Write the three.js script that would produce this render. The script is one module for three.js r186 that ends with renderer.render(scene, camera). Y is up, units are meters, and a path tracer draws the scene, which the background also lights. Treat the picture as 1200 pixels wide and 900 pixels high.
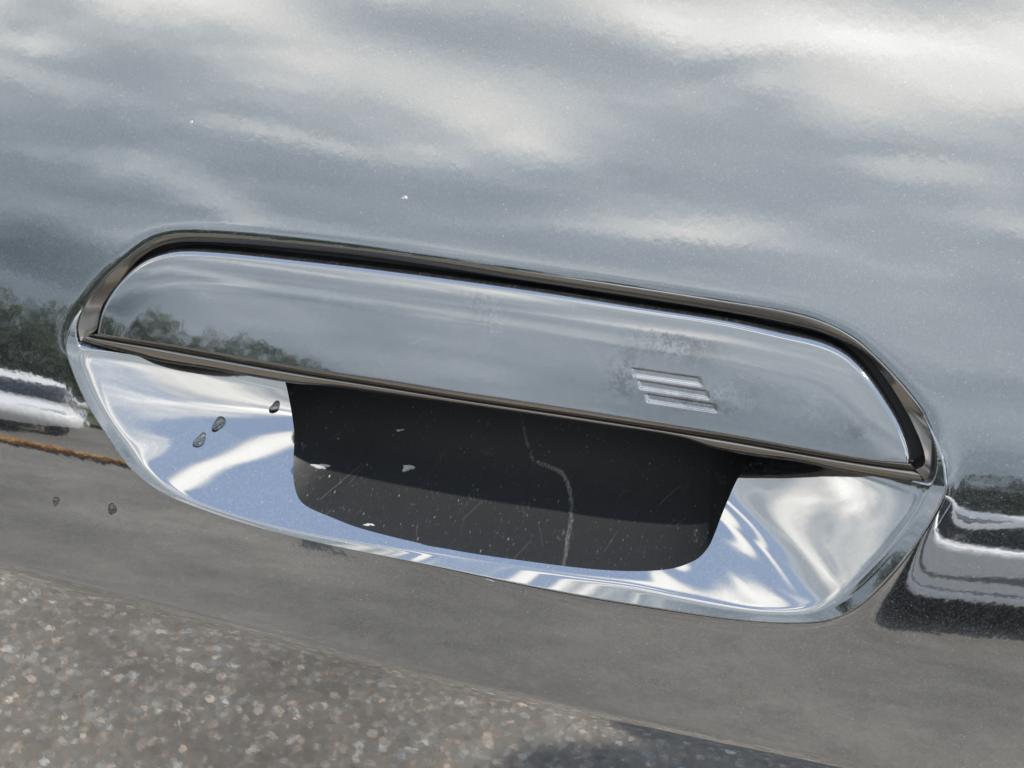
import * as THREE from 'three';
import { mergeGeometries, mergeVertices } from 'three/addons/utils/BufferGeometryUtils.js';
import { ImprovedNoise } from 'three/addons/math/ImprovedNoise.js';
import { RoundedBoxGeometry } from 'three/addons/geometries/RoundedBoxGeometry.js';
import { MarchingCubes } from 'three/addons/objects/MarchingCubes.js';

// ---------------------------------------------------------------- camera, sky, sun, exposure
const EXPOSURE = 4.0;
const scene = new THREE.Scene();
const camera = new THREE.PerspectiveCamera(31, 4 / 3, 0.01, 500);
camera.position.set(...[0.0588, 1.1368, 0.3712]);
camera.up.set(...[-0.20060, 0.92913, -0.31062]);
camera.lookAt(0, 1, 0);

const rnd = (s => () => { s = (s + 0x6d2b79f5) | 0; let t = Math.imul(s ^ (s >>> 15), 1 | s); t = (t + Math.imul(t ^ (t >>> 7), 61 | t)) ^ t; return ((t ^ (t >>> 14)) >>> 0) / 4294967296; })(7);
const noise = new ImprovedNoise();
const clamp = (x, a = 0, b = 1) => Math.min(b, Math.max(a, x));
const mix = (a, b, t) => a + (b - a) * t;
const smooth = (a, b, x) => { const t = clamp((x - a) / (b - a)); return t * t * (3 - 2 * t); };
const fbm = (x, y, z, n) => { let s = 0, a = 0.5; for (let i = 0; i < n; i++) { s += a * noise.noise(x, y, z); x = x * 2.03 + 1.7; y = y * 2.03 + 9.2; z = z * 2.03 + 4.1; a *= 0.5; } return s; };
const rad = Math.PI / 180;

const SUN_AZ = 70, SUN_EL = 47;                      // azimuth from straight out of the door towards the right
const sunDir = new THREE.Vector3(Math.sin(SUN_AZ * rad) * Math.cos(SUN_EL * rad), Math.sin(SUN_EL * rad), Math.cos(SUN_AZ * rad) * Math.cos(SUN_EL * rad));

// banks in the sheet of cloud: [azimuth, elevation, half width, half height, brightness, slant]
const CLOUDS = [
  [-50, 24.5, 7, 4.2, 1.2, 0], [-35, 27.5, 9, 3.2, 0.6, 0.02], [-20, 26, 12, 2.9, 0.4, 0.05], [14, 33, 15, 3.2, 0.55, 0.08], [-2, 34, 10, 2.2, 0.4, 0.05], [-2, 38.8, 17, 2.4, 0.6, 0.02], [-6, 62, 15, 5, 0.45, 0], [-12, 49, 9, 2.2, 0.35, 0.05], [-38, 10.5, 10, 3.5, -0.2, 0],
  [-1, 22.6, 5, 0.9, 0.26, 0.05], [9, 27.3, 5, 0.7, 0.26, 0.05], [17, 25, 4, 0.7, 0.24, 0], [-28, 17, 4, 1.0, 0.2, -0.1], [-10, 17.5, 13, 1.4, 0.14, 0.05], [-42, 19.5, 9, 0.9, 0.2, 0.1],
];
const SW = 3072, SH = 1536;
function makeSky() {
  const data = new Float32Array(SW * SH * 4);
  for (let j = 0; j < SH; j++) {
    const el = ((j + 0.5) / SH - 0.5) * 180;
    const y = Math.sin(el * rad), c = Math.cos(el * rad);
    for (let i = 0; i < SW; i++) {
      const k = (j * SW + i) * 4;
      if (el < -3) { data[k] = data[k + 1] = data[k + 2] = 0.3; data[k + 3] = 1; continue; }
      const ph = ((i + 0.5) / SW - 0.5) * 2 * Math.PI;
      const x = Math.cos(ph) * c, z = Math.sin(ph) * c;
      const az = Math.atan2(x, z) / rad;
      const g = Math.pow(clamp(y + 0.02), 0.55);
      // clear air
      let r = mix(0.68, 0.42, g), gr = mix(0.77, 0.56, g), b = mix(0.88, 0.83, g);
      // cloud sheet, seen in perspective
      const h = 1 / (Math.max(y, 0) + 0.12), u = x * h, v = z * h;
      const wx = fbm(u * 1.1, v * 1.1, 3.3, 3) * 0.8, wz = fbm(u * 1.1 + 7, v * 1.1, 8.1, 3) * 0.8;
      const n1 = fbm(u * 0.8 + wx, v * 1.3 + wz, 1.7, 6), n2 = fbm(u * 1.5 + wx * 1.2, v * 3.6 + wz * 1.6, 5.2, 6);
      const side = smooth(22, 42, az) * (1 - smooth(120, 170, az));        // broken cloud towards the sun, a closed sheet opposite the door
      const n3 = fbm(u * 2.9 + wz * 1.6, v * 9 + wx * 3, 2.2, 5);
      const low = 1 - smooth(mix(35, 5, side), mix(43, 14, side), el + 9 * n1);
      const s2 = fbm(u * 1.1 + v * 1.8 + wx * 0.5, (v * 1.1 - u * 1.8) * 0.22, 6.6, 6);
      const heap = smooth(-0.02, 0.3, n1 * 0.3 + s2 * 1.15 + 0.3 * n2 - 0.03);
      let cover = mix(heap, 1, low * 0.95);
      let w = mix(1.05 + 0.4 * heap + 0.45 * n2, 0.445 + 0.27 * n1 + 0.22 * n2 + 0.08 * n3 + 0.0105 * (el - 10), low);
      for (const [a, e, sa, se, k2, sl] of CLOUDS) {
        let da = az - a; if (da > 180) da -= 360; if (da < -180) da += 360;
        if (Math.abs(da) > sa * 4) continue;
        const de = el - e - sl * da;
        if (Math.abs(de) > se * 4) continue;
        const q = Math.exp(-Math.pow((da + 5 * wx) / sa, 2) - Math.pow((de + 2.2 * wz + 1.6 * n2 + 0.8 * n3) / se, 2));
        w += k2 * 1.15 * smooth(0.0, 1.0, q + 0.35 * n2 + 0.22 * n3); cover = Math.max(cover, smooth(0.1, 0.6, q));
      }
      w = Math.max(w, 0.16);
      r = mix(r, w * mix(0.77, 1, clamp(w * 1.1 - 0.2)), cover); gr = mix(gr, w * mix(0.96, 1, clamp(w)), cover); b = mix(b, w * mix(1.17, 0.97, clamp(w * 1.1 - 0.2)), cover);
      data[k] = r; data[k + 1] = gr; data[k + 2] = b; data[k + 3] = 1;
    }
  }
  const t = new THREE.DataTexture(data, SW, SH, THREE.RGBAFormat, THREE.FloatType);
  t.mapping = THREE.EquirectangularReflectionMapping; t.magFilter = THREE.LinearFilter; t.minFilter = THREE.LinearFilter; t.needsUpdate = true;
  return t;
}
const sky = makeSky();
scene.background = sky; scene.environment = sky;

const sun = new THREE.DirectionalLight(new THREE.Color(1, 0.95, 0.87), 4.6);
sun.position.copy(sunDir).multiplyScalar(30); sun.target.position.set(0, 0.8, 0.5);
sun.castShadow = true; sun.shadow.mapSize.set(4096, 4096);
Object.assign(sun.shadow.camera, { left: -14, right: 14, top: 14, bottom: -14, near: 1, far: 70 });
sun.shadow.radius = 2;
scene.add(sun, sun.target);

// ---------------------------------------------------------------- helpers
const names = {};
const numbered = n => { names[n] = (names[n] ?? -1) + 1; return names[n] ? n + '_' + String(names[n]).padStart(3, '0') : n; };
function tag(o, label, category, group) { o.userData = { label, category }; if (group) o.userData.group = group; return o; }
function thing(name, label, category, [x, y, z] = [0, 0, 0], turn = 0, group) {
  const o = new THREE.Group(); o.name = numbered(name); o.position.set(x, y, z); o.rotation.y = turn; scene.add(o);
  return tag(o, label, category, group);
}
function part(name, geo, mat, parent) {
  const m = new THREE.Mesh(Array.isArray(geo) ? mergeGeometries(geo.map(g => (g.index ? g.toNonIndexed() : g))) : geo, mat);
  m.name = name; m.castShadow = m.receiveShadow = true; parent.add(m); return m;
}
function structure(name, geo, mat) { const m = part(numbered(name), geo, mat, scene); m.userData = { kind: 'structure' }; return m; }
function dataTex(w, h, fill, { srgb = false, float = false, rep = [1, 1] } = {}) {
  const a = float ? new Float32Array(w * h * 4) : new Uint8Array(w * h * 4);
  fill(a, w, h);
  const t = new THREE.DataTexture(a, w, h, THREE.RGBAFormat, float ? THREE.FloatType : THREE.UnsignedByteType);
  t.wrapS = t.wrapT = THREE.RepeatWrapping; t.magFilter = THREE.LinearFilter; t.minFilter = THREE.LinearMipmapLinearFilter; t.repeat.set(...rep);
  if (srgb) t.colorSpace = THREE.SRGBColorSpace; t.needsUpdate = true; return t;
}
// tileable value noise
function tileNoise(n, seed) {
  let s = seed; const r = () => { s = (s * 1664525 + 1013904223) >>> 0; return s / 4294967296; };
  const g = new Float32Array(n * n).map(() => r());
  return (u, v) => {
    const x = ((u % 1) + 1) % 1 * n, y = ((v % 1) + 1) % 1 * n, i = Math.floor(x), j = Math.floor(y);
    let fx = x - i, fy = y - j; fx = fx * fx * (3 - 2 * fx); fy = fy * fy * (3 - 2 * fy);
    const a = g[(j % n) * n + i % n], b = g[(j % n) * n + (i + 1) % n], c = g[((j + 1) % n) * n + i % n], d = g[((j + 1) % n) * n + (i + 1) % n];
    return mix(mix(a, b, fx), mix(c, d, fx), fy);
  };
}

// ---------------------------------------------------------------- measurements of the door, millimetres from the middle of the handle
const LIP = [[-137.4, -6.2], [-140.1, -10.9], [-141.3, -18.1], [-137.6, -25.2], [-131.4, -33.5], [-123.3, -41.9], [-115, -49.8], [-104.2, -55.3], [-90.4, -57.8], [-70.5, -59.4], [-47.5, -59.7], [-16, -58.8], [10.3, -58.4], [35.9, -57.6], [61, -56.1], [78.2, -54.6], [91.4, -52.4], [101.7, -49.3], [108, -44.7], [113.6, -37], [120.6, -22.8], [125.3, -7.9], [124.7, -1.9], [121.5, 5], [115.1, 12.7]];                                // outer edge of the cup's rolled lip, left end round the bottom to the right end
const POCKET = [[-80.4, -14.8, -25], [-78.9, -18, -25], [-77, -21.6, -25], [-74.8, -26, -25], [-71.8, -32.4, -24], [-69.1, -37.8, -21.5], [-66.6, -43.8, -16.5], [-63.5, -48.6, -10.8], [-58.6, -51.9, -6.6], [-48.6, -53.2, -4.7], [-36, -54.1, -3.5], [-11.7, -54.1, -3.3], [11.7, -52.6, -3.6], [36.1, -50.1, -3.8], [52.7, -46.8, -4.8], [60.9, -43.1, -6.6], [64.3, -39.6, -9.4], [65.6, -35.7, -12.5], [66.3, -32.5, -15.5], [67.3, -28.3, -18.5], [68.9, -22.1, -21], [71.9, -14.7, -23], [72.6, -10.8, -23], [73.2, -7.4, -23], [73.6, -3.5, -23]];                          // edge of the black pocket, opposite each lip point, with depth
const BEZEL_OUT = [[-136.6, -16.4], [-138.3, -12.3], [-137.4, -6.4], [-133.1, 1.9], [-125.3, 11.1], [-119, 16.9], [-111.7, 20.2], [-99.1, 22.6], [-72, 25.6], [-45.5, 27.8], [-6.8, 30], [30.6, 31.7], [55.1, 32.5], [71.2, 32.8], [82.5, 31.9], [91.9, 29.2], [100.8, 24.1], [110.4, 17], [116.9, 10], [120.4, 3.7], [121.3, -1.6], [119.8, -5.4]];
const BEZEL_IN = [[-134.9, -15.8], [-132.7, -13], [-132, -6.1], [-128.7, 1], [-123.7, 9.4], [-117.6, 14.9], [-111.2, 17.7], [-99.5, 20], [-72.3, 23.2], [-45.6, 25.4], [-6.7, 27.1], [31, 28.7], [55.6, 29.4], [71.9, 29.5], [83.2, 28.7], [92.5, 26.4], [98.7, 23.1], [106.7, 16.1], [112.9, 9.3], [117.2, 3], [118.2, -0.6], [116.2, -2.4]];
const GRIP_TOP = [[-131.9, -13.3], [-131.3, -5.7], [-128.4, 1.4], [-122.1, 9.6], [-116.3, 13.5], [-109.9, 16], [-98.2, 18], [-71, 20.7], [-44.5, 22.9], [-5.8, 25.3], [31.7, 26.8], [56.1, 27.7], [72.4, 27.3], [83.6, 26.8], [90.4, 25.1], [96.6, 21.5], [103.7, 15.1], [110, 8.1], [113.8, 1.7], [114.3, -0.8]];
const GRIP_LOW = [[-131.9, -13.3], [-111.3, -11.6], [-92.4, -10.5], [-64.9, -9.3], [-38.3, -7.5], [-16.6, -6.4], [17.4, -4.4], [50.3, -3], [62.5, -2.6], [86.7, -2.2], [102.7, -1.8], [114.3, -0.8]];
const EDGE_LOW = [[-134.9, -14.9], [-111.2, -13.5], [-92.2, -12.7], [-64.7, -11.5], [-38, -10], [-16.3, -8.9], [17.8, -6.9], [50.8, -5.3], [63, -4.8], [87.1, -4.2], [103.1, -3.6], [116.7, -2.9]];
const BAR_LOW = [[-138.5, -18.1], [-119.5, -18.1], [-111.9, -18.3], [-92.9, -17.1], [-78.9, -16.5], [-65.1, -15.6], [-51.8, -13.9], [-42.9, -13.3], [-25.3, -11.9], [0.6, -10.1], [26, -8.6], [50.9, -7.5], [59.9, -8.7], [71.7, -8.5], [84.7, -7.6], [95.9, -7.8], [107.9, -7.6], [121, -7.4]];
const MARK = [[33.7, 9.2], [52.5, 10.2], [36.2, 6.2], [55.3, 7], [39, 3], [58.2, 3.9]];                              // ends of the three grooves
const DRIP = [[-1.2, -21.8], [0.7, -25.1], [3.3, -29.7], [6.2, -33], [11.7, -33.8], [16.3, -34.8], [19.8, -38.3], [21.8, -42], [23.2, -47.8], [24.6, -53.3]];

// the door skin without the handle: leans back, swells into a shoulder, breaks at a crease 94 mm below
const BENDS = [[0.13, -28, 6, 1], [0.09, -70, 15, 1], [0.16, -94, 0.8, 0]];
function skin(x, y) {
  const yp = y - 0.081 * x;
  let z = -(-0.0930 * yp + 0.00027 * yp * yp);
  for (const [a, c, w, lean] of BENDS) {
    const u = ((lean ? yp : y) - c) / w;
    z -= a * w * (u > 30 ? u : Math.log1p(Math.exp(u)));
  }
  return z - x * x / 5000 + 22.1994;
}
// smooth curve through points, n+1 samples; by length or by point number
function curve(pts, n, byPoint = false, closed = false) {
  const c = new THREE.CatmullRomCurve3(pts.map(p => new THREE.Vector3(p[0], p[1], p[2] ?? 0)), closed, byPoint ? 'catmullrom' : 'centripetal', 0.5);
  c.arcLengthDivisions = 1500;
  const out = [];
  for (let i = 0; i <= n; i++) { const v = byPoint ? c.getPoint(i / n) : c.getPointAt(i / n); out.push([v.x, v.y, v.z]); }
  return out;
}
function distance(line, x, y) {                       // [distance, position along the line 0..1]
  let best = 1e9, at = 0;
  for (let i = 0; i + 1 < line.length; i++) {
    const ax = line[i][0], ay = line[i][1], bx = line[i + 1][0] - ax, by = line[i + 1][1] - ay;
    const t = clamp(((x - ax) * bx + (y - ay) * by) / (bx * bx + by * by + 1e-12));
    const dx = x - ax - t * bx, dy = y - ay - t * by, d = dx * dx + dy * dy;
    if (d < best) { best = d; at = i + t; }
  }
  return [Math.sqrt(best), at / (line.length - 1)];
}
const DOOR_Y = 0.34;                                  // lower edge of the door above the ground
const toDoor = (x, y, z) => [x / 1000, y / 1000 + 1 - DOOR_Y, z / 1000];
function grid(rows, { closed = false, normalOf } = {}) {   // rows of [x, y, z] in mm -> one sheet facing outwards
  const R = rows.length, N = rows[0].length, p = [], uv = [], idx = [], nr = [];
  for (const row of rows) for (const q of row) {
    p.push(...toDoor(...q)); uv.push(q[0] / 1000, q[1] / 1000);
    if (normalOf) nr.push(...normalOf(...q));
  }
  for (let j = 0; j + 1 < R; j++) for (let i = 0; i + (closed ? 0 : 1) < N; i++) {
    const i2 = (i + 1) % N, a = j * N + i, b = j * N + i2, c = (j + 1) * N + i2, d = (j + 1) * N + i;
    idx.push(a, b, c, a, c, d);
  }
  const g = new THREE.BufferGeometry();
  g.setAttribute('position', new THREE.Float32BufferAttribute(p, 3)); g.setAttribute('uv', new THREE.Float32BufferAttribute(uv, 2));
  g.setIndex(idx); g.computeVertexNormals();
  let sum = 0; const n = g.attributes.normal; for (let i = 0; i < n.count; i++) sum += n.getZ(i);
  if (sum < 0) { for (let i = 0; i < idx.length; i += 3) [idx[i], idx[i + 1]] = [idx[i + 1], idx[i]]; g.setIndex(idx); g.computeVertexNormals(); }
  if (normalOf) g.setAttribute('normal', new THREE.Float32BufferAttribute(nr, 3));
  return g;
}
const slopeNormal = f => (x, y) => {
  const e = 0.04, nx = -(f(x + e, y) - f(x - e, y)) / (2 * e), ny = -(f(x, y + e) - f(x, y - e)) / (2 * e), l = Math.hypot(nx, ny, 1);
  return [nx / l, ny / l, 1 / l];
};

// ---------------------------------------------------------------- materials
const PEEL = 0.06;                                    // metres of paint per tile
const peel = dataTex(1024, 1024, (a, w, h) => {
  const n1 = tileNoise(24, 3), n2 = tileNoise(48, 5), n3 = tileNoise(90, 9);
  for (let j = 0; j < h; j++) for (let i = 0; i < w; i++) {
    const u = i / w, v = j / h, q = 0.55 * n1(u, v) + 0.3 * n2(u, v) + 0.16 * n3(u, v), k = (j * w + i) * 4;
    a[k] = a[k + 1] = a[k + 2] = q; a[k + 3] = 1;
  }
}, { float: true, rep: [1 / PEEL, 1 / PEEL] });
const flakes = dataTex(1024, 1024, (a, w, h) => {      // metal flake in dark blue paint
  for (let k = 0; k < w * h; k++) {
    const q = rnd(), s = q > 0.9993 ? 105 : q > 0.85 ? 26 + 26 * rnd() : 8 + 16 * rnd();
    a[k * 4] = s * 0.92; a[k * 4 + 1] = s * 0.97; a[k * 4 + 2] = s * 1.05; a[k * 4 + 3] = 255;
  }
}, { srgb: true, rep: [1 / 0.25, 1 / 0.25] });
const paintLook = { color: 0xffffff, map: flakes, roughness: 0.035, metalness: 0, ior: 2.2, bumpMap: peel, bumpScale: 0.0000055 };
const paint = new THREE.MeshPhysicalMaterial(paintLook);
const smoothPaint = new THREE.MeshPhysicalMaterial({ ...paintLook, bumpScale: 0.000004 });
const gripMap = dataTex(2048, 384, (a, w, h) => {        // 0.125 mm a pixel: flake, dusty smears, fine scratches
  const n1 = tileNoise(9, 41), n2 = tileNoise(60, 42), px = (x, y) => [(x + 135) / 256 * w, (y + 26) / 48 * h];
  const soft = new Float32Array(w * h);
  for (const [x, y, rx, ry, k] of [[-15, 22, 7, 6, 0.5], [-9, 16, 4, 7, 0.45], [40, 21, 9, 5, 0.7], [28, 14, 5, 6, 0.4], [58, 8, 10, 3, 0.5], [-60, 12, 16, 5, 0.2], [85, 10, 9, 8, 0.25]]) {
    const [cx, cy] = px(x, y);
    for (let j = 0; j < h; j++) for (let i = 0; i < w; i++) { const q = ((i - cx) / (rx * 8)) ** 2 + ((j - cy) / (ry * 8)) ** 2; if (q < 4) soft[j * w + i] += k * Math.exp(-q); }
  }
  for (let j = 0; j < h; j++) for (let i = 0; i < w; i++) {
    const u = i / w * 5.3, v = j / h, q = rnd(), k = (j * w + i) * 4, d = soft[j * w + i] * (n2(u, v) > 0.45 ? 1 : 0.15) * (0.3 + n1(u, v)) * rnd();
    const s = (q > 0.9993 ? 105 : q > 0.85 ? 26 + 26 * rnd() : 8 + 16 * rnd()) + 95 * d;
    a[k] = s * 0.94; a[k + 1] = s * 0.97; a[k + 2] = s * 1.02; a[k + 3] = 255;
  }
  for (let n = 0; n < 150; n++) {
    let x = rnd() * w, y = rnd() * h; const th = rnd() > 0.5 ? -0.9 + 0.6 * rnd() : rnd() * 3, L = 6 + 46 * rnd() ** 2, s = 28 + 34 * rnd();
    for (let q = 0; q < L; q += 0.5) { const i = Math.floor(x + q * Math.cos(th)), j = Math.floor(y + q * Math.sin(th) + 0.02 * q * q / 8); if (i < 0 || j < 0 || i >= w || j >= h || rnd() < 0.25) continue; const k = (j * w + i) * 4; a[k] = a[k + 1] = a[k + 2] = s; }
  }
}, { srgb: true });
gripMap.repeat.set(1 / 0.256, 1 / 0.048); gripMap.offset.set(0.135 / 0.256, 0.026 / 0.048);
const gripGloss = dataTex(1024, 192, (a, w, h) => {       // greasy, matted patches round the grooves
  const n1 = tileNoise(11, 51), n2 = tileNoise(110, 52), n3 = tileNoise(30, 53);
  for (let j = 0; j < h; j++) for (let i = 0; i < w; i++) {
    const x = i / w * 256 - 135, y = j / h * 48 - 26, u = i / w * 5.3, v = j / h; let q = 0;
    for (const [cx, cy, rx, ry, k2] of [[44, 19, 11, 4.5, 1], [31, 8, 5, 7, 0.8], [52, 4, 12, 3, 0.8], [66, 9, 6, 5, 0.35], [-12, 20, 6, 7, 0.4], [98, 5, 6, 3, 0.6]]) q += k2 * Math.exp(-(((x - cx) / rx) ** 2) - ((y - cy) / ry) ** 2);
    const s = 1 - clamp(q * 1.3 * smooth(0.35, 0.75, 0.5 * n2(u, v) + 0.35 * n3(u, v) + 0.3 * n1(u, v))) * 0.36, k = (j * w + i) * 4;
    a[k] = a[k + 1] = a[k + 2] = a[k + 3] = 255 * s;
  }
});
gripGloss.repeat.set(1 / 0.256, 1 / 0.048); gripGloss.offset.set(0.135 / 0.256, 0.026 / 0.048);
const gripPaint = new THREE.MeshPhysicalMaterial({ ...paintLook, map: gripMap, specularIntensityMap: gripGloss, bumpScale: 0.000004 });
const rubber = new THREE.MeshStandardMaterial({ color: new THREE.Color(0.006, 0.006, 0.007), roughness: 0.7 });
const trimPlastic = new THREE.MeshPhysicalMaterial({ color: new THREE.Color(0.013, 0.011, 0.009), roughness: 0.14, ior: 1.85, specularColor: new THREE.Color(1, 0.93, 0.85) });

// ---------------------------------------------------------------- the car door
const door = thing('car_door', 'dark blue grey car door of glossy metallic paint with a flush pull handle', 'car door', [0, DOOR_Y, 0]);
const lipCurve = curve(LIP, 480, true);
const topMiddle = BEZEL_OUT.slice(3, 18).reverse();
const outline = curve([...LIP, ...topMiddle], 900, false, true).slice(0, 900);
const outlineClosed = [...outline, outline[0]];
const lipShare = distance(outlineClosed, LIP[LIP.length - 1][0], LIP[LIP.length - 1][1])[1];
function swell(x, y) {                                 // the skin rolls in above the handle and flares out to the lip below it
  if (x < -190 || x > 175 || y < -120 || y > 90) return 0;
  const [d, at] = distance(outlineClosed, x, y);
  if (d > 25) return 0;
  const low = smooth(0.0, 0.03, at) * (1 - smooth(lipShare - 0.03, lipShare, at));
  return low * mix(0.0, 0.4, smooth(-60, 60, x)) * Math.exp(-d / mix(1.5, 2.2, smooth(-60, 60, x))) - (1 - low) * 0.3 * Math.exp(-d / 1.2);
}
const panelZ = (x, y) => skin(x, y) + swell(x, y);
{
  const X0 = -680, X1 = 520, Y0 = -650, Y1 = 185, rows = [], RINGS = 300;
  for (let j = 0; j <= RINGS; j++) {
    const row = [];
    for (const [x, y] of outline) {
      const cx = -8, cy = -20, dx = x - cx, dy = y - cy;
      const t = Math.min(dx > 0 ? (X1 - cx) / dx : (X0 - cx) / dx, dy > 0 ? (Y1 - cy) / dy : (Y0 - cy) / dy);
      const bx = cx + dx * t, by = cy + dy * t, len = Math.hypot(bx - x, by - y);
      const k = 4.6, g = (Math.exp(k * j / RINGS) - 1) / (Math.exp(k) - 1);
      const px = mix(x, bx, g), py = mix(y, by, g);
      row.push([px, py, panelZ(px, py)]);
    }
    rows.push(row);
  }
  part('door_panel', grid(rows, { closed: true, normalOf: slopeNormal(panelZ) }), paint, door);
  // folded edge and inner sheet that close the door behind
  const rim = rows[RINGS];
  part('door_flange', grid([rim, rim.map(([x, y, z]) => [x * 0.995, y * 0.995, z - 4]), rim.map(([x, y, z]) => [x * 0.985, y * 0.985, -120]), rim.map(([x, y]) => [x * 0.02, y * 0.02, -120])], { closed: true }), rubber, door);
}
const handle = new THREE.Group(); handle.name = 'door_handle'; door.add(handle);

// bezel: a dark frame that slopes inwards round the top and both sides of the grip
{
  const a = curve(BEZEL_OUT, 420), b = curve(BEZEL_IN, 420), rows = [];
  const prof = [[0, -1.5], [0, -0.55], [0.03, -0.42], [0.08, -0.45], [0.3, -0.93], [0.5, -1.38], [0.7, -1.83], [0.9, -2.28], [0.97, -2.45], [1, -2.75], [1.0, -5], [0.98, -11]];
  for (const [v, z] of prof) rows.push(a.map((p, i) => { const x = mix(p[0], b[i][0], v), y = mix(p[1], b[i][1], v); const end = smooth(0.9, 0.97, i / 420) * (z > -2.9 ? 1 : 0); return [x, y, skin(x, y) + mix(z, -1.5 + 0.35 * (y - (p[1] + b[i][1]) / 2), end)]; }));
  part('bezel', grid(rows), trimPlastic, handle);
  const f = curve(GRIP_TOP, 420);
  part('gasket', grid([0, 0.5, 1].map(v => b.map((p, i) => { const x = mix(p[0], mix(f[i][0], 0, 0.02), v), y = mix(p[1], f[i][1] - 1.5, v); return [x, y, skin(x, y) - 9]; }))), rubber, handle);
}
// grip: the flush flap, with three short grooves pressed into its right half
{
  const MU = 900, MV = 250, low = curve(GRIP_LOW, MU), top = curve(GRIP_TOP, MU);
  const lowL = curve(GRIP_LOW, 160), topL = curve(GRIP_TOP, 220);
  const grooves = [0, 1, 2].map(k => [MARK[2 * k], MARK[2 * k + 1]]);
  const inGroove = (x, y, k) => {
    const [[ax, ay], [bx, by]] = grooves[k], L = Math.hypot(bx - ax, by - ay), ux = (bx - ax) / L, uy = (by - ay) / L;
    const n = -(x - ax) * uy + (y - ay) * ux, s = (x - ax) * ux + (y - ay) * uy + n * 0.4;
    return [s, n, L];
  };
  const pressed = (x, y) => {
    let z = 0;
    for (let k = 0; k < 3; k++) {
      const [s, n, L] = inGroove(x, y, k);
      if (Math.abs(n) > 2 || s < -2 || s > L + 2) continue;
      const across = smooth(-1.45, -0.35, n) * (1 - smooth(0.75, 1.3, n)), along = smooth(-0.8, 0.25, s) * (1 - smooth(L - 0.25, L + 0.6, s));
      z -= across * along * 0.4;
    }
    return z;
  };
  const gripZ = (x, y) => {
    const dt = distance(topL, x, y)[0], db = distance(lowL, x, y)[0], R = 1.5, r = 0.35;
    let z = skin(x, y) + 0.25 + pressed(x, y);
    if (dt < 12) z -= 0.0042 * (12 - dt) ** 2;
    if (dt < R) z -= R - Math.sqrt(Math.max(R * R - (R - dt) ** 2, 0));
    if (db < r) z -= r - Math.sqrt(Math.max(r * r - (r - db) ** 2, 0));
    return z;
  };
  const rows = [];
  for (let j = 0; j <= MV; j++) {
    const t = j / MV, v = mix(t, 0.5 - 0.5 * Math.cos(Math.PI * t), 0.6);
    rows.push(low.map((p, i) => { const x = mix(p[0], top[i][0], v), y = mix(p[1], top[i][1], v); return [x, y, gripZ(x, y)]; }));
  }
  const g = grid(rows);
  const skirt = line => grid([line.map(([x, y, z]) => [x, y, z]), line.map(([x, y, z]) => [x, y, z - 4]), line.map(([x, y, z]) => [x, y, z - 11])]);
  // the cells inside each groove become that groove's own mesh
  const sets = [[], [], [], []], P = g.attributes.position, I = g.index.array;
  for (let q = 0; q < I.length; q += 3) {
    const x = (P.getX(I[q]) + P.getX(I[q + 1]) + P.getX(I[q + 2])) / 3 * 1000, y = ((P.getY(I[q]) + P.getY(I[q + 1]) + P.getY(I[q + 2])) / 3 - 1 + DOOR_Y) * 1000;
    let w = 3;
    for (let k = 0; k < 3; k++) { const [s, n, L] = inGroove(x, y, k); if (Math.abs(n) < 1.35 && s > -0.8 && s < L + 0.6) w = k; }
    sets[w].push(I[q], I[q + 1], I[q + 2]);
  }
  const sub = set => { const h = g.clone(); h.setIndex(set); return mergeVertices(h.toNonIndexed(), 1e-7); };
  const gm = sub(sets[3]).toNonIndexed();
  part('grip', [gm, skirt(rows[MV]).toNonIndexed(), skirt(rows[0]).toNonIndexed()], gripPaint, handle);
  for (let k = 0; k < 3; k++) part('groove', sub(sets[k]), gripPaint, handle);
}
// lower edge of the grip, turned down towards the ground
{
  const a = curve(GRIP_LOW, 300), b = curve(EDGE_LOW, 300);
  const prof = [[0, -0.5], [0.02, -0.12], [0.08, -0.05], [0.2, -0.2], [0.5, -0.8], [0.8, -1.45], [0.95, -1.9], [1, -2.4], [0.98, -6]];
  part('grip_edge', grid(prof.map(([v, z]) => a.map((p, i) => { const x = mix(p[0], b[i][0], v), y = mix(p[1], b[i][1], v); return [x, y, skin(x, y) + z]; }))), trimPlastic, handle);
  const c = curve(BAR_LOW, 300);
  const prof2 = [[-0.25, -5], [0.0, -2.2], [0.1, -1.6], [0.25, -1.5], [0.5, -2.0], [0.75, -2.8], [0.92, -3.7], [1, -4.6], [0.95, -6], [0.6, -8], [-0.6, -10]];
  part('lower_bar', grid(prof2.map(([v, z]) => b.map((p, i) => { const x = mix(p[0], c[i][0], v), y = mix(p[1], c[i][1], v); return [x, y, skin(x, y) + z]; }))), trimPlastic, handle);
}
// cup: rolled lip, then a bowl that falls to the pocket
const NS = 480, pocketEdge = curve(POCKET.map(([x, y, z]) => [x, y, z]), NS, true);
const endFade = s => smooth(0, 0.06, s) * (1 - smooth(0.94, 1, s));
const pastBezel = s => smooth(0.058, 0.084, s) * (1 - smooth(0.893, 0.922, s));
const bezelLine = curve(BEZEL_OUT, 200);
const cupFall = (d, fade) => {                          // height of lip and bowl at d mm from the outer edge, for a bowl of slope 1
  const up = 0.75 * fade, w = 0.9;
  const lip = d < w ? up * (1 - (1 - d / w) ** 2) : up;
  const a = 3.8, b = 8.4, t = clamp((d - a) / (b - a)), s0 = 0.32;   // slope s0 over the lip, rising smoothly to 1 in the bowl
  const fall = s0 * Math.max(d - 0.5, 0) + (1 - s0) * (d <= a ? 0 : d >= b ? (b - a) / 2 + (d - b) : (b - a) * (t * t * t - t * t * t * t / 2));
  return [lip, fall];
};
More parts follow.
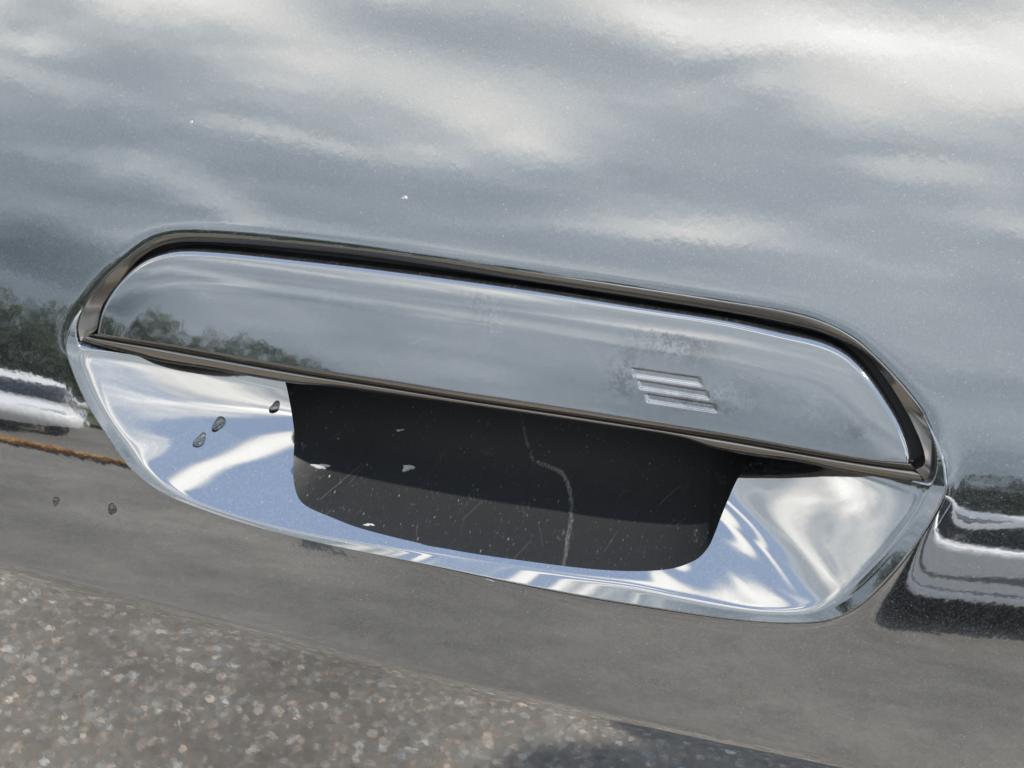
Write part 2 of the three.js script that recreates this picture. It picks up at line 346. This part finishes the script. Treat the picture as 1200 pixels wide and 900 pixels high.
{
  const rows = [], NV = 90, room = lipCurve.map(p => distance(bezelLine, p[0], p[1])[0]);
  for (let j = -1; j <= NV; j++) {
    const t = Math.max(j, 0) / NV;
    rows.push(lipCurve.map((p, i) => {
      const s = i / NS, q = pocketEdge[i], len = Math.hypot(q[0] - p[0], q[1] - p[1]), fade = endFade(s);
      const d = len * Math.pow(t, 1.9), v = d / len;
      const x = mix(p[0], q[0], v), y = mix(p[1], q[1], v), [lip, fall] = cupFall(d, fade), [lipEnd, fallEnd] = cupFall(len, fade);
      const ease = 0.62 * smooth(9, 30, len), slope = (-q[2] + lipEnd) / (fallEnd - ease * len / 2);   // the wide wings flatten towards the pocket
      const edge = mix(0.05, 0.25, smooth(-60, 60, x)) * fade - 0.25 * (1 - fade) - 0.1;
      return [x, y, j < 0 ? skin(x, y) - 6 : skin(x, y) + edge * (1 - smooth(0, 12, d)) + lip - slope * (fall - ease * d * d / (2 * len)) - 12 * (1 - pastBezel(s)) * smooth(room[i], room[i] + 1.2, d)];
    }));
  }
  part('cup', grid(rows), smoothPaint, handle);
}
const PW = 1024, PH = 512, PX0 = -85, PX1 = 85, PY0 = -75, PY1 = 25;   // the pocket's plan, mm
{
  const rows = [], NV = 60;
  const back = pocketEdge.map(([x, y, z]) => [mix(x, 3, 0.24), mix(y, 6 + 0.06 * x, 0.86), -38]);
  for (let j = 0; j <= NV; j++) {
    const t = j / NV;
    rows.push(pocketEdge.map((p, i) => {
      const q = back[i], ss = i / NS;
      const x = mix(p[0], q[0], t), y = mix(p[1], q[1], t), e = mix(t, 1 - (1 - t) ** 3.6, 0.96);
      return [x, y, skin(x, y) + mix(p[2], q[2], e)];
    }));
  }
  rows.push(back.map(([x, y]) => [x, 20, skin(x, y) - 39]));
  const g = grid(rows), uv = g.attributes.uv;
  for (let i = 0; i < uv.count; i++) uv.setXY(i, (uv.getX(i) * 1000 - PX0) / (PX1 - PX0), (uv.getY(i) * 1000 - PY0) / (PY1 - PY0));
  // black plastic with dust, scratches and a dried drip
  const cv = document.createElement('canvas'); cv.width = PW; cv.height = PH;
  const c = cv.getContext('2d'), X = x => (x - PX0) / (PX1 - PX0) * PW, Y = y => (1 - (y - PY0) / (PY1 - PY0)) * PH;
  c.fillStyle = 'rgb(11,12,13)'; c.fillRect(0, 0, PW, PH);
  for (let i = 0; i < 9000; i++) { const s = 10 + 30 * rnd(); c.fillStyle = `rgba(${s + 10},${s + 9},${s + 6},${0.1 + 0.25 * rnd()})`; c.fillRect(rnd() * PW, rnd() * PH, 0.6 + rnd() * 1.6, 0.6 + rnd() * 1.6); }
  for (let i = 0; i < 8000; i++) { const s = 26 + 110 * rnd() ** 3; c.fillStyle = `rgba(${s},${s * 0.97},${s * 0.9},${0.4 + 0.5 * rnd()})`; c.beginPath(); c.arc(rnd() * PW, rnd() * PH, 0.4 + 0.9 * rnd() ** 3, 0, 7); c.fill(); }
  for (let i = 0; i < 130; i++) {
    const x = rnd() * PW, y = rnd() * PH, a = -0.9 + 0.5 * (rnd() - 0.5) + (rnd() > 0.8 ? 1.7 : 0), L = 14 + 60 * rnd() * rnd();
    c.strokeStyle = `rgba(150,150,150,${0.05 + 0.2 * rnd()})`; c.lineWidth = 0.7 + rnd() * 0.6; c.beginPath(); c.moveTo(x, y); c.quadraticCurveTo(x + L * 0.5 * Math.cos(a) + 4 * (rnd() - 0.5), y + L * 0.5 * Math.sin(a), x + L * Math.cos(a), y + L * Math.sin(a)); c.stroke();
  }
  for (let i = 0; i < 40; i++) { const x = rnd() * PW, y = rnd() * PH; for (let k = 0; k < 25; k++) { c.fillStyle = `rgba(110,110,108,${0.1 + 0.2 * rnd()})`; c.fillRect(x + (rnd() - 0.5) * 24, y + (rnd() - 0.5) * 12, 1 + rnd() * 1.5, 1 + rnd()); } }
  const dp = curve(DRIP, 260);
  dp.forEach(([x, y], i) => {
    const t = i / 260, here = fbm(t * 22, 3.1, 0, 3) + 0.22 + 0.5 * smooth(0.25, 0.55, t);
    if (here < 0.16) return;
    for (let k = 0; k < 6; k++) { const s = (45 + 55 * rnd()) * (1 - 0.35 * smooth(0.6, 0.75, t)); c.fillStyle = `rgba(${s},${s * 0.98},${s * 0.96},${0.15 + 0.4 * rnd()})`; c.beginPath(); c.arc(X(x + (rnd() - 0.5) * (0.3 + 1.1 * here)), Y(y + (rnd() - 0.5) * 1.0), 0.5 + 1.3 * rnd() * here, 0, 7); c.fill(); }
  });
  const tex = new THREE.CanvasTexture(cv); tex.colorSpace = THREE.SRGBColorSpace;
  const grain = dataTex(256, 256, (a, w, h) => { for (let k = 0; k < w * h; k++) { a[k * 4] = a[k * 4 + 1] = a[k * 4 + 2] = 255 * rnd(); a[k * 4 + 3] = 255; } }, { rep: [5, 3] });
  part('pocket', g, new THREE.MeshPhysicalMaterial({ map: tex, roughness: 0.5, bumpMap: grain, bumpScale: 0.00003, ior: 1.3 }), handle);
}

// ---------------------------------------------------------------- what the paint mirrors: asphalt, parked cars, trees
const stoneMap = (seed, amount, least, spread, contrast, base, warm = 0) => dataTex(1536, 1536, (a, w, h) => {
  const n1 = tileNoise(5, seed), n2 = tileNoise(34, seed + 1), n3 = tileNoise(260, seed + 2), n4 = tileNoise(13, seed + 3);
  const wear = (x, y) => 0.82 + 0.22 * n1(x / w, y / h) + 0.14 * n4(x / w, y / h);
  for (let j = 0; j < h; j++) for (let i = 0; i < w; i++) {
    const u = i / w, v = j / h, q = wear(i, j) * (0.9 + 0.12 * n2(u, v) + 0.16 * (n3(u, v) - 0.5)), k = (j * w + i) * 4;
    a[k] = base * (1.03 + warm) * q; a[k + 1] = base * q; a[k + 2] = base * (0.94 - warm) * q; a[k + 3] = 255;
  }
  for (let s = 0; s < amount; s++) {                   // aggregate worn clear of the binder
    const x = rnd() * w, y = rnd() * h, r1 = least + spread * rnd() ** 2.4, r2 = r1 * (0.6 + 0.4 * rnd()), th = rnd() * 3.14, tone = rnd(), l = base * (1 + contrast * (1.5 * rnd() * rnd() + 0.4 * rnd() - 0.35)) * wear(x, y);
    const col = tone > 0.7 ? [l * 1.11, l * 1.0, l * 0.9] : tone > 0.35 ? [l * 1.07, l * 1.01, l * 0.93] : [l * 0.97, l * 0.98, l * 0.95];
    const ct = Math.cos(th), st = Math.sin(th), R = Math.ceil(r1);
    for (let dy = -R; dy <= R; dy++) for (let dx = -R; dx <= R; dx++) {
      const e = ((dx * ct + dy * st) / r1) ** 2 + ((dy * ct - dx * st) / r2) ** 2;
      if (e > 1) continue;
      const k = (((Math.floor(y) + dy + h) % h) * w + (Math.floor(x) + dx + w) % w) * 4;
      for (let m = 0; m < 3; m++) a[k + m] = clamp(mix(a[k + m], col[m], 0.85), 0, 255);
    }
  }
}, { srgb: true });
const sheet = (name, w, d, y, z, tile, map, bump) => {
  const g = new THREE.PlaneGeometry(w, d); g.rotateX(-Math.PI / 2); g.translate(0, y, z);
  const uv = g.attributes.uv; for (let i = 0; i < uv.count; i++) uv.setXY(i, uv.getX(i) * w / tile, uv.getY(i) * d / tile);
  structure(name, g, new THREE.MeshStandardMaterial({ map, roughness: 0.95, bumpMap: map, bumpScale: bump }));
};
sheet('asphalt_ground', 240, 240, 0, 0, 3.1, stoneMap(11, 26000, 1.2, 1.6, 0.3, 116), 0.002);
sheet('gravel_strip', 9, 2.7, 0.004, 0, 1.5, stoneMap(31, 30000, 2.4, 5.0, 0.78, 115, 0.025), 0.004);   // coarse chippings along the bay where the car stands
// leaf litter along the edge of the tarmac, and rough grass under the trees
{
  const grassMap = dataTex(512, 512, (a, w, h) => {
    const n1 = tileNoise(10, 21), n2 = tileNoise(120, 22);
    for (let k = 0; k < w * h; k++) { const u = (k % w) / w, v = Math.floor(k / w) / h, q = 0.6 + 0.5 * n1(u, v) + 0.5 * n2(u, v); a[k * 4] = 62 * q; a[k * 4 + 1] = 70 * q; a[k * 4 + 2] = 40 * q; a[k * 4 + 3] = 255; }
  }, { srgb: true, rep: [30, 6] });
  const g = new THREE.BoxGeometry(120, 0.16, 30); g.translate(0, 0.08, 24.5);
  structure('grass_verge', g, new THREE.MeshStandardMaterial({ map: grassMap, roughness: 1 }));
  const leaf = new THREE.PlaneGeometry(0.07, 0.05, 2, 1); { const p = leaf.attributes.position; for (let i = 0; i < p.count; i++) p.setZ(i, 0.012 * Math.abs(p.getX(i)) / 0.035); leaf.computeVertexNormals(); }
  const N = 5200, im = new THREE.InstancedMesh(leaf, new THREE.MeshStandardMaterial({ color: 0xffffff, roughness: 0.9 }), N), o = new THREE.Object3D(), col = new THREE.Color();
  for (let i = 0; i < N; i++) {
    const x = -6.2 + 5.4 * rnd(), z = 4.55 + 0.08 * x + 0.2 * (rnd() + rnd() - 1) * (0.6 + 0.6 * fbm(x * 1.5, 2, 2, 2));
    o.position.set(x, 0.012 + 0.02 * rnd(), z); o.rotation.set(-Math.PI / 2 + 0.9 * (rnd() - 0.5), 0.9 * (rnd() - 0.5), 6.3 * rnd()); o.scale.setScalar(0.7 + 0.7 * rnd()); o.updateMatrix(); im.setMatrixAt(i, o.matrix);
    im.setColorAt(i, col.setRGB(0.34 + 0.16 * rnd(), 0.18 + 0.1 * rnd(), 0.05 + 0.04 * rnd()));
  }
  im.name = 'fallen_leaves'; im.castShadow = im.receiveShadow = true; im.userData = { kind: 'stuff', label: 'orange brown fallen leaves along the edge of the tarmac', category: 'leaves' }; scene.add(im);
}
// trees: trunk, limbs and a crown of leaf clumps
const bark = new THREE.MeshStandardMaterial({ color: new THREE.Color(0.09, 0.07, 0.05), roughness: 1 });
const leafMat = new THREE.MeshStandardMaterial({ color: 0xffffff, vertexColors: true, roughness: 0.8, side: THREE.DoubleSide });
function makeTree(label) {
  const t = thing('roadside_tree', label, 'tree', [0, 0, 0], 0, 'trees beyond the parked cars');
  const wood = [new THREE.CylinderGeometry(0.05, 0.16, 2.6, 10).translate(0, 1.3, 0)];
  for (let k = 0; k < 7; k++) { const g = new THREE.CylinderGeometry(0.02, 0.06, 1.7, 6).translate(0, 0.85, 0); g.rotateZ(0.5 + 0.4 * rnd()); g.rotateY(k * 0.9 + rnd()); g.translate(0, 1.3 + 0.2 * k, 0); wood.push(g); }
  part('trunk', wood, bark, t);
  const p = [], c = [], lobes = [];
  for (let k = 0; k < 26; k++) { const a = rnd() * 6.28, r = 1.5 * Math.sqrt(rnd()), y = 1.3 + 3.2 * rnd(); lobes.push([r * Math.cos(a) * (1.2 - y / 6), y, r * Math.sin(a) * (1.2 - y / 6), 0.45 + 0.4 * rnd()]); }
  for (const [lx, ly, lz, lr] of lobes) for (let k = 0; k < 230; k++) {
    const u = 2 * rnd() - 1, a = 6.28 * rnd(), s = lr * (0.75 + 0.35 * rnd()), q = Math.sqrt(1 - u * u);
    const x = lx + s * q * Math.cos(a), y = ly + s * u * 0.8, z = lz + s * q * Math.sin(a), d = 0.06 + 0.06 * rnd();
    for (let m = 0; m < 3; m++) p.push(x + d * 2 * (rnd() - 0.5), y + d * 2 * (rnd() - 0.5), z + d * 2 * (rnd() - 0.5));
    const l = 0.75 + 0.5 * rnd(); for (let m = 0; m < 3; m++) c.push(0.06 * l, 0.085 * l, 0.03 * l);
  }
  const g = new THREE.BufferGeometry(); g.setAttribute('position', new THREE.Float32BufferAttribute(p, 3)); g.setAttribute('color', new THREE.Float32BufferAttribute(c, 3)); g.computeVertexNormals();
  const m = part('crown', g, leafMat, t); m.userData = { kind: 'stuff' };
  return t;
}
{
  const first = makeTree('tree beyond the parked cars, mirrored in the door');
  // [azimuth from the handle, distance, height of the whole tree]
  const spots = [[-52, 19, 4.2], [-47, 21, 4.3], [-43, 20, 4.0], [-39, 22, 4.4], [-36, 21, 4.1], [-33, 20, 3.3], [-29.5, 23, 5.0], [-26, 21, 4.6], [-22, 22, 4.75], [-18.5, 22, 4.3], [-15, 24, 3.7], [-10, 24, 3.1], [-4, 25, 2.9], [1, 25, 2.8], [5, 24, 3.2], [10, 23, 3.4], [14.5, 22, 4.2], [18, 21, 4.5], [21, 23, 4.3], [25, 21, 4.4], [31, 23, 4.6], [37, 22, 4.9]];
  spots.forEach(([az, d, h], i) => {
    const t = i ? first.clone() : first; if (i) { t.name = numbered('roadside_tree'); scene.add(t); }
    t.position.set(d * Math.sin(az * rad), 0.1, d * Math.cos(az * rad)); t.rotation.y = i * 2.1; t.scale.set(h / 4.9 * 1.1, h / 4.9, h / 4.9 * 1.1);
  });
}
// parked estate car
const whitePaint = new THREE.MeshPhysicalMaterial({ color: new THREE.Color(0.82, 0.82, 0.81), metalness: 0, roughness: 0.4, clearcoat: 1, clearcoatRoughness: 0.05 });
const darkGlass = new THREE.MeshPhysicalMaterial({ color: new THREE.Color(0.01, 0.012, 0.014), roughness: 0.05 });
const tyreMat = new THREE.MeshStandardMaterial({ color: new THREE.Color(0.02, 0.02, 0.02), roughness: 0.9 });
const alloy = new THREE.MeshStandardMaterial({ color: new THREE.Color(0.5, 0.5, 0.52), metalness: 0.8, roughness: 0.35 });
const lampGlass = new THREE.MeshPhysicalMaterial({ color: new THREE.Color(0.7, 0.7, 0.7), roughness: 0.1, clearcoat: 1 });
const redGlass = new THREE.MeshPhysicalMaterial({ color: new THREE.Color(0.35, 0.01, 0.01), roughness: 0.15 });
function makeCar(label) {                               // length along x, nose at +x
  const t = thing('parked_car', label, 'car', [0, 0, 0], 0);
  const W = 1.78, s = new THREE.Shape();
  s.moveTo(-2.2, 0.32); s.lineTo(-1.78, 0.28); s.absarc(-1.38, 0.33, 0.37, Math.PI, 0, true); s.lineTo(0.98, 0.26); s.absarc(1.36, 0.33, 0.37, Math.PI, 0, true); s.lineTo(2.12, 0.3);
  s.quadraticCurveTo(2.26, 0.5, 2.16, 0.66); s.quadraticCurveTo(1.9, 0.86, 1.0, 0.93); s.lineTo(0.9, 0.95); s.lineTo(-2.0, 0.98); s.quadraticCurveTo(-2.26, 0.9, -2.24, 0.6); s.quadraticCurveTo(-2.24, 0.4, -2.2, 0.32);
  const b = new THREE.ExtrudeGeometry(s, { depth: W - 0.84, bevelEnabled: true, bevelSize: 0.2, bevelOffset: -0.17, bevelThickness: 0.42, bevelSegments: 9, curveSegments: 20 }); b.translate(0, 0, -(W - 0.84) / 2);
  part('body', b, whitePaint, t);
  const c = new THREE.Shape(); c.moveTo(1.0, 0.94); c.quadraticCurveTo(0.5, 1.32, 0.1, 1.4); c.lineTo(-1.6, 1.38); c.quadraticCurveTo(-1.95, 1.25, -2.08, 0.96); c.lineTo(1.0, 0.94);
  const cab = new THREE.ExtrudeGeometry(c, { depth: W - 0.5, bevelEnabled: true, bevelSize: 0.02, bevelThickness: 0.12, bevelSegments: 4, curveSegments: 16 }); cab.translate(0, 0, -(W - 0.5) / 2);
  part('window', cab, darkGlass, t);
  const r = new THREE.Shape(); r.moveTo(0.32, 1.36); r.quadraticCurveTo(0.1, 1.46, -0.2, 1.47); r.lineTo(-1.4, 1.46); r.quadraticCurveTo(-1.7, 1.44, -1.86, 1.3); r.lineTo(-1.66, 1.385); r.lineTo(0.1, 1.405); r.lineTo(0.32, 1.36);
  const roof = new THREE.ExtrudeGeometry(r, { depth: W - 0.86, bevelEnabled: true, bevelSize: 0.09, bevelOffset: -0.03, bevelThickness: 0.3, bevelSegments: 7 }); roof.translate(0, 0, -(W - 0.86) / 2);
  part('roof', roof, whitePaint, t);
  for (const side of [-1, 1]) {
    for (const [x0, y0, x1, y1] of [[0.96, 0.95, 0.2, 1.39], [0.0, 0.95, 0.02, 1.4], [-1.0, 0.95, -0.98, 1.4], [-2.02, 0.97, -1.72, 1.38]]) {
      const L = Math.hypot(x1 - x0, y1 - y0), g = new RoundedBoxGeometry(0.07, L, 0.03, 2, 0.01); g.rotateX(side * -0.18); g.rotateZ(Math.atan2(y1 - y0, x1 - x0) - Math.PI / 2); g.translate((x0 + x1) / 2, (y0 + y1) / 2, side * (W / 2 - 0.085)); part('pillar', g, whitePaint, t);
    }
    part('sill_trim', new RoundedBoxGeometry(1.9, 0.07, 0.05, 2, 0.02).translate(0, 0.3, side * (W / 2 - 0.01)), whitePaint, t);
    part('headlight', new RoundedBoxGeometry(0.3, 0.13, 0.34, 3, 0.05).translate(2.0, 0.68, side * 0.6), lampGlass, t);
    part('tail_light', new RoundedBoxGeometry(0.16, 0.34, 0.2, 3, 0.05).translate(-2.17, 0.78, side * 0.72), redGlass, t);
    part('door_mirror', new RoundedBoxGeometry(0.12, 0.15, 0.22, 3, 0.05).translate(0.75, 1.0, side * (W / 2 + 0.06)), whitePaint, t);
    for (const x of [-0.95, 0.05]) part('door_handle', new RoundedBoxGeometry(0.2, 0.035, 0.04, 2, 0.012).translate(x, 0.82, side * (W / 2 + 0.01)), whitePaint, t);
    for (const x of [-1.38, 1.36]) {
      const wheel = new THREE.Group(); wheel.name = 'wheel'; wheel.position.set(x, 0.32, side * (W / 2 - 0.13)); t.add(wheel);
      part('tyre', new THREE.TorusGeometry(0.25, 0.075, 14, 36), tyreMat, wheel);
      const spokes = [new THREE.TorusGeometry(0.19, 0.02, 8, 32), new THREE.CylinderGeometry(0.05, 0.05, 0.06, 16).rotateX(Math.PI / 2)];
      for (let k = 0; k < 5; k++) spokes.push(new THREE.BoxGeometry(0.04, 0.18, 0.03).translate(0, 0.1, 0).rotateZ(k * 1.2566));
      part('rim', spokes, alloy, wheel);
    }
  }
  part('underside', new THREE.BoxGeometry(3.9, 0.12, W - 0.3).translate(0, 0.3, 0), tyreMat, t);
  return t;
}
{
  const a = makeCar('white estate car parked opposite, mirrored right of the handle'); a.position.set(1.45, 0, 4.45); a.scale.set(1, 0.94, 1); a.rotation.y = Math.PI - 0.28;
  const b = a.clone(); b.name = numbered('parked_car'); b.userData = { label: 'white estate car farther off behind the fallen leaves, mirrored left of the handle', category: 'car' }; scene.add(b); b.position.set(-5.3, 0, 6.6); b.rotation.y = Math.PI - 0.95;
}
// someone standing to the right of the door: their shade lies on the ground under the crease
{
  const root = thing('person', 'person in dark jacket and jeans standing right of the door, casting the shade', 'person', [1.56, 0, 1.17], Math.PI + 0.72);
  const smin = (a, b, k) => { const h = clamp(0.5 + 0.5 * (b - a) / k); return mix(b, a, h) - k * h * (1 - h); };
  const cone = (x, y, z, [ax, ay, az, ra], [bx, by, bz, rb]) => {
    const ux = bx - ax, uy = by - ay, uz = bz - az, t = clamp(((x - ax) * ux + (y - ay) * uy + (z - az) * uz) / (ux * ux + uy * uy + uz * uz));
    return Math.hypot(x - ax - ux * t, y - ay - uy * t, z - az - uz * t) - mix(ra, rb, t);
  };
  function polygonise(n, centre, half, field, most) {
    const mc = new MarchingCubes(n, new THREE.MeshBasicMaterial(), false, false, most); mc.isolation = 0;
    for (let k = 0; k < n; k++) for (let j = 0; j < n; j++) for (let i = 0; i < n; i++) mc.field[k * n * n + j * n + i] = -field(centre[0] + (i / n * 2 - 1) * half, centre[1] + (j / n * 2 - 1) * half, centre[2] + (k / n * 2 - 1) * half);
    mc.update();
    const c = mc.count, p = new Float32Array(c * 3), g = new THREE.BufferGeometry();
    for (let i = 0; i < c; i++) for (let m = 0; m < 3; m++) p[3 * i + m] = mc.positionArray[3 * i + m] * half + centre[m];
    g.setAttribute('position', new THREE.BufferAttribute(p, 3)); const w = mergeVertices(g, 1e-5); w.computeVertexNormals(); return w.toNonIndexed();
  }
  // joints: [x, y, z, radius], facing +z
  const bones = [];
  for (const s of [-1, 1]) bones.push(
    [[s * 0.09, 0.95, 0, 0.095], [s * 0.1, 0.5, 0.02, 0.062]], [[s * 0.1, 0.5, 0.02, 0.06], [s * 0.11, 0.1, -0.02, 0.042]], [[s * 0.11, 0.06, -0.03, 0.05], [s * 0.13, 0.04, 0.14, 0.038]],
    [[s * 0.17, 1.4, 0, 0.07], [s * 0.22, 1.13, 0.08, 0.048]], [[s * 0.22, 1.13, 0.08, 0.047], [s * 0.09, 1.22, 0.32, 0.034]], [[0, 1.36, 0, 0.11], [s * 0.16, 1.4, 0, 0.07]]);
  bones.push([[0, 0.95, 0, 0.135], [0, 1.12, 0, 0.125]], [[0, 1.12, 0, 0.13], [0, 1.34, 0, 0.15]], [[0, 1.42, -0.01, 0.06], [0, 1.54, 0.02, 0.055]]);
  const bodyField = (x, y, z) => { let d = 9; for (const [a, b] of bones) d = smin(d, cone(x, y, z, a, b), 0.035); return d; };
  const headField = (x, y, z) => {
    let d = (Math.hypot(x / 0.076, (y - 1.64) / 0.105, (z - 0.02) / 0.095) - 1) * 0.085;
    d = smin(d, (Math.hypot(x / 0.055, (y - 1.58) / 0.06, (z - 0.055) / 0.06) - 1) * 0.058, 0.03);
    d = smin(d, cone(x, y, z, [0, 1.645, 0.112, 0.008], [0, 1.61, 0.128, 0.013]), 0.012);
    for (const s of [-1, 1]) { d = smin(d, (Math.hypot((x - s * 0.078) / 0.012, (y - 1.63) / 0.03, (z - 0.01) / 0.018) - 1) * 0.014, 0.008); d = Math.max(d, -(Math.hypot((x - s * 0.032) / 0.018, (y - 1.648) / 0.011, (z - 0.115) / 0.014) - 1) * 0.012); }
    return smin(d, cone(x, y, z, [0, 1.5, 0.015, 0.055], [0, 1.58, 0.02, 0.052]), 0.02);
  };
  const handBones = s => { const o = [[[0, 0, 0, 0.03], [0, 0.02, 0.07, 0.032]], [[s * 0.028, 0, 0.02, 0.014], [-s * 0.005, 0.05, 0.06, 0.01]]]; [0.075, 0.085, 0.08, 0.062].forEach((L, k) => { const x = (k - 1.5) * 0.019; o.push([[x, 0.01, 0.06, 0.01], [x, 0.03, 0.06 + L * 0.55, 0.009]], [[x, 0.03, 0.06 + L * 0.55, 0.009], [x, 0.06, 0.055 + L * 0.5, 0.008]]); }); return o; };
  const geos = [polygonise(150, [0, 0.8, 0.05], 0.84, bodyField, 200000), polygonise(70, [0, 1.62, 0.02], 0.16, headField, 80000)];
  for (const s of [-1, 1]) { const hb = handBones(s); const g = polygonise(60, [0, 0.03, 0.06], 0.11, (x, y, z) => { let d = 9; for (const [a, b] of hb) d = smin(d, cone(x, y, z, a, b), 0.006); return d; }, 60000); g.translate(s * 0.085, 1.225, 0.31); geos.push(g); }
  const tint = (g, f) => { const c = [], p = g.attributes.position; for (let i = 0; i < p.count; i++) c.push(...f(p.getX(i), p.getY(i), p.getZ(i))); g.setAttribute('color', new THREE.Float32BufferAttribute(c, 3)); return g; };
  const skinTone = [0.42, 0.25, 0.17];
  tint(geos[0], (x, y, z) => y < 0.085 ? [0.03, 0.03, 0.03] : y < 0.97 ? [0.03, 0.045, 0.08] : y > 1.47 && Math.abs(x) < 0.09 ? skinTone : [0.02, 0.022, 0.026]);
  for (const g of geos.slice(1)) tint(g, () => skinTone);
  part('body', geos, new THREE.MeshStandardMaterial({ vertexColors: true, roughness: 0.85 }), root);
  part('hair', polygonise(60, [0, 1.66, 0], 0.15, (x, y, z) => { const d = (Math.hypot(x / 0.086, (y - 1.65) / 0.112, (z - 0.008) / 0.1) - 1) * 0.09; return Math.max(d, -(y - 1.6 - (z > 0 ? z * 1.0 : z * 0.4))); }, 60000), new THREE.MeshStandardMaterial({ color: new THREE.Color(0.03, 0.02, 0.015), roughness: 0.7 }), root);
  const phone = thing('phone', 'black phone held in both hands by the person beside the door', 'phone', [1.56, 0, 1.17], Math.PI + 0.72);
  part('case', new RoundedBoxGeometry(0.15, 0.075, 0.009, 3, 0.004).translate(0, 1.29, 0.41), rubber, phone);
}


// drops of water and specks of dirt
const water = new THREE.MeshPhysicalMaterial({ color: 0xffffff, roughness: 0.02, transmission: 1, thickness: 0.002, ior: 1.33, attenuationColor: new THREE.Color(0.3, 0.31, 0.3), attenuationDistance: 0.003 });
const chalk = new THREE.MeshStandardMaterial({ color: new THREE.Color(0.13, 0.13, 0.125), roughness: 0.9 });
function bead(name, label, category, x, y, w, h, tall, turn, mat, mesh, group) {     // a domed bead on the surface nearest to (x, y)
  const p = mesh.geometry.attributes.position, nr = mesh.geometry.attributes.normal; let at = 0, best = 1e9;
  for (let i = 0; i < p.count; i++) { const d = (p.getX(i) * 1000 - x) ** 2 + ((p.getY(i) - 1 + DOOR_Y) * 1000 - y) ** 2; if (d < best) { best = d; at = i; } }
  const n = new THREE.Vector3(nr.getX(at), nr.getY(at), nr.getZ(at)).normalize(); if (n.z < 0) n.negate();
  const g = new THREE.SphereGeometry(1, 28, 18); const q = g.attributes.position;
  for (let i = 0; i < q.count; i++) { const a = Math.atan2(q.getY(i), q.getX(i)), r = mat === chalk ? 2.2 : 1, f = 1 + r * (0.12 * Math.sin(2 * a + turn * 3) + 0.09 * Math.sin(3 * a + 5 * turn + x)) + (r - 1) * 0.12 * Math.sin(5 * a + y); q.setXYZ(i, q.getX(i) * f * w / 2, q.getY(i) * f * h / 2, Math.max(q.getZ(i), -0.12) * tall); }
  g.computeVertexNormals(); g.scale(0.001, 0.001, 0.001);
  const m = part(numbered(name), g, mat, scene); m.position.set(p.getX(at), p.getY(at) + DOOR_Y, p.getZ(at));
  m.quaternion.setFromUnitVectors(new THREE.Vector3(0, 0, 1), n); m.rotateZ(turn);
  return tag(m, label, category, group);
}
const find = n => handle.children.find(c => c.name === n);


bead('water_drop', "pale lopsided water drop lowest of three on the blue left side of the cup", 'water drop', -96.3, -41.7, 3.4, 5, 1.5, -0.35, water, find('cup'));
bead('water_drop', "dark ringed water drop between two others on the cup's blue left side", 'water drop', -92.1, -36.8, 3.6, 5.2, 1.8, -0.3, water, find('cup'));
bead('water_drop', "small water drop highest of three, beside the left end of the black pocket", 'water drop', -77.7, -31.4, 3, 4.2, 1.5, -0.3, water, find('cup'));
bead('water_drop', "small dark water drop on grey door paint, left of its neighbour by the picture edge", 'water drop', -137.8, -67.4, 2.1, 3.4, 1.1, 0.1, water, door.children[0]);
bead('water_drop', "larger dark water drop on grey door paint, below the left end of the lip", 'water drop', -118.3, -65.4, 2.6, 4.2, 1.3, 0.25, water, door.children[0]);
bead('dirt_speck', "white crescent speck of dirt in the left of the black pocket", 'dirt speck', -58.4, -45.0, 5, 2, 0.8, 0.1, chalk, find('pocket'));
bead('dirt_speck', "white lump of dirt right of the crescent speck in the black pocket", 'dirt speck', -31.8, -41.4, 3, 2.6, 1.2, 0.5, chalk, find('pocket'));
bead('dirt_speck', "thin pale fleck of dirt high in the black pocket", 'dirt speck', -38.3, -33.2, 2.2, 0.8, 0.4, 0.2, chalk, find('pocket'));
bead('dirt_speck', "flat whitish fleck of dirt on the shade line in the black pocket", 'dirt speck', -36.5, -52.9, 2.8, 1, 0.4, 0.2, chalk, find('pocket'));
bead('dirt_speck', "tiny twin white speck on the paint above the handle, left of centre", 'dirt speck', -42.3, 44.1, 1.6, 1.3, 0.25, 0.5, chalk, door.children[0]);
bead('dirt_speck', "tiny white speck on the paint, upper left of the handle", 'dirt speck', -112.7, 53.4, 0.9, 1.3, 0.25, 0.1, chalk, door.children[0]);
bead('dirt_speck', "tiny pale sliver of dirt under the lip, below the middle of the cup", 'dirt speck', 3.3, -58.9, 3.6, 0.5, 0.2, -0.1, chalk, door.children[0]);

const renderer = new THREE.WebGLRenderer({ antialias: true });
renderer.setSize(1024, 768);
renderer.toneMapping = THREE.LinearToneMapping;
renderer.toneMappingExposure = EXPOSURE;
renderer.shadowMap.enabled = true;
renderer.render(scene, camera);
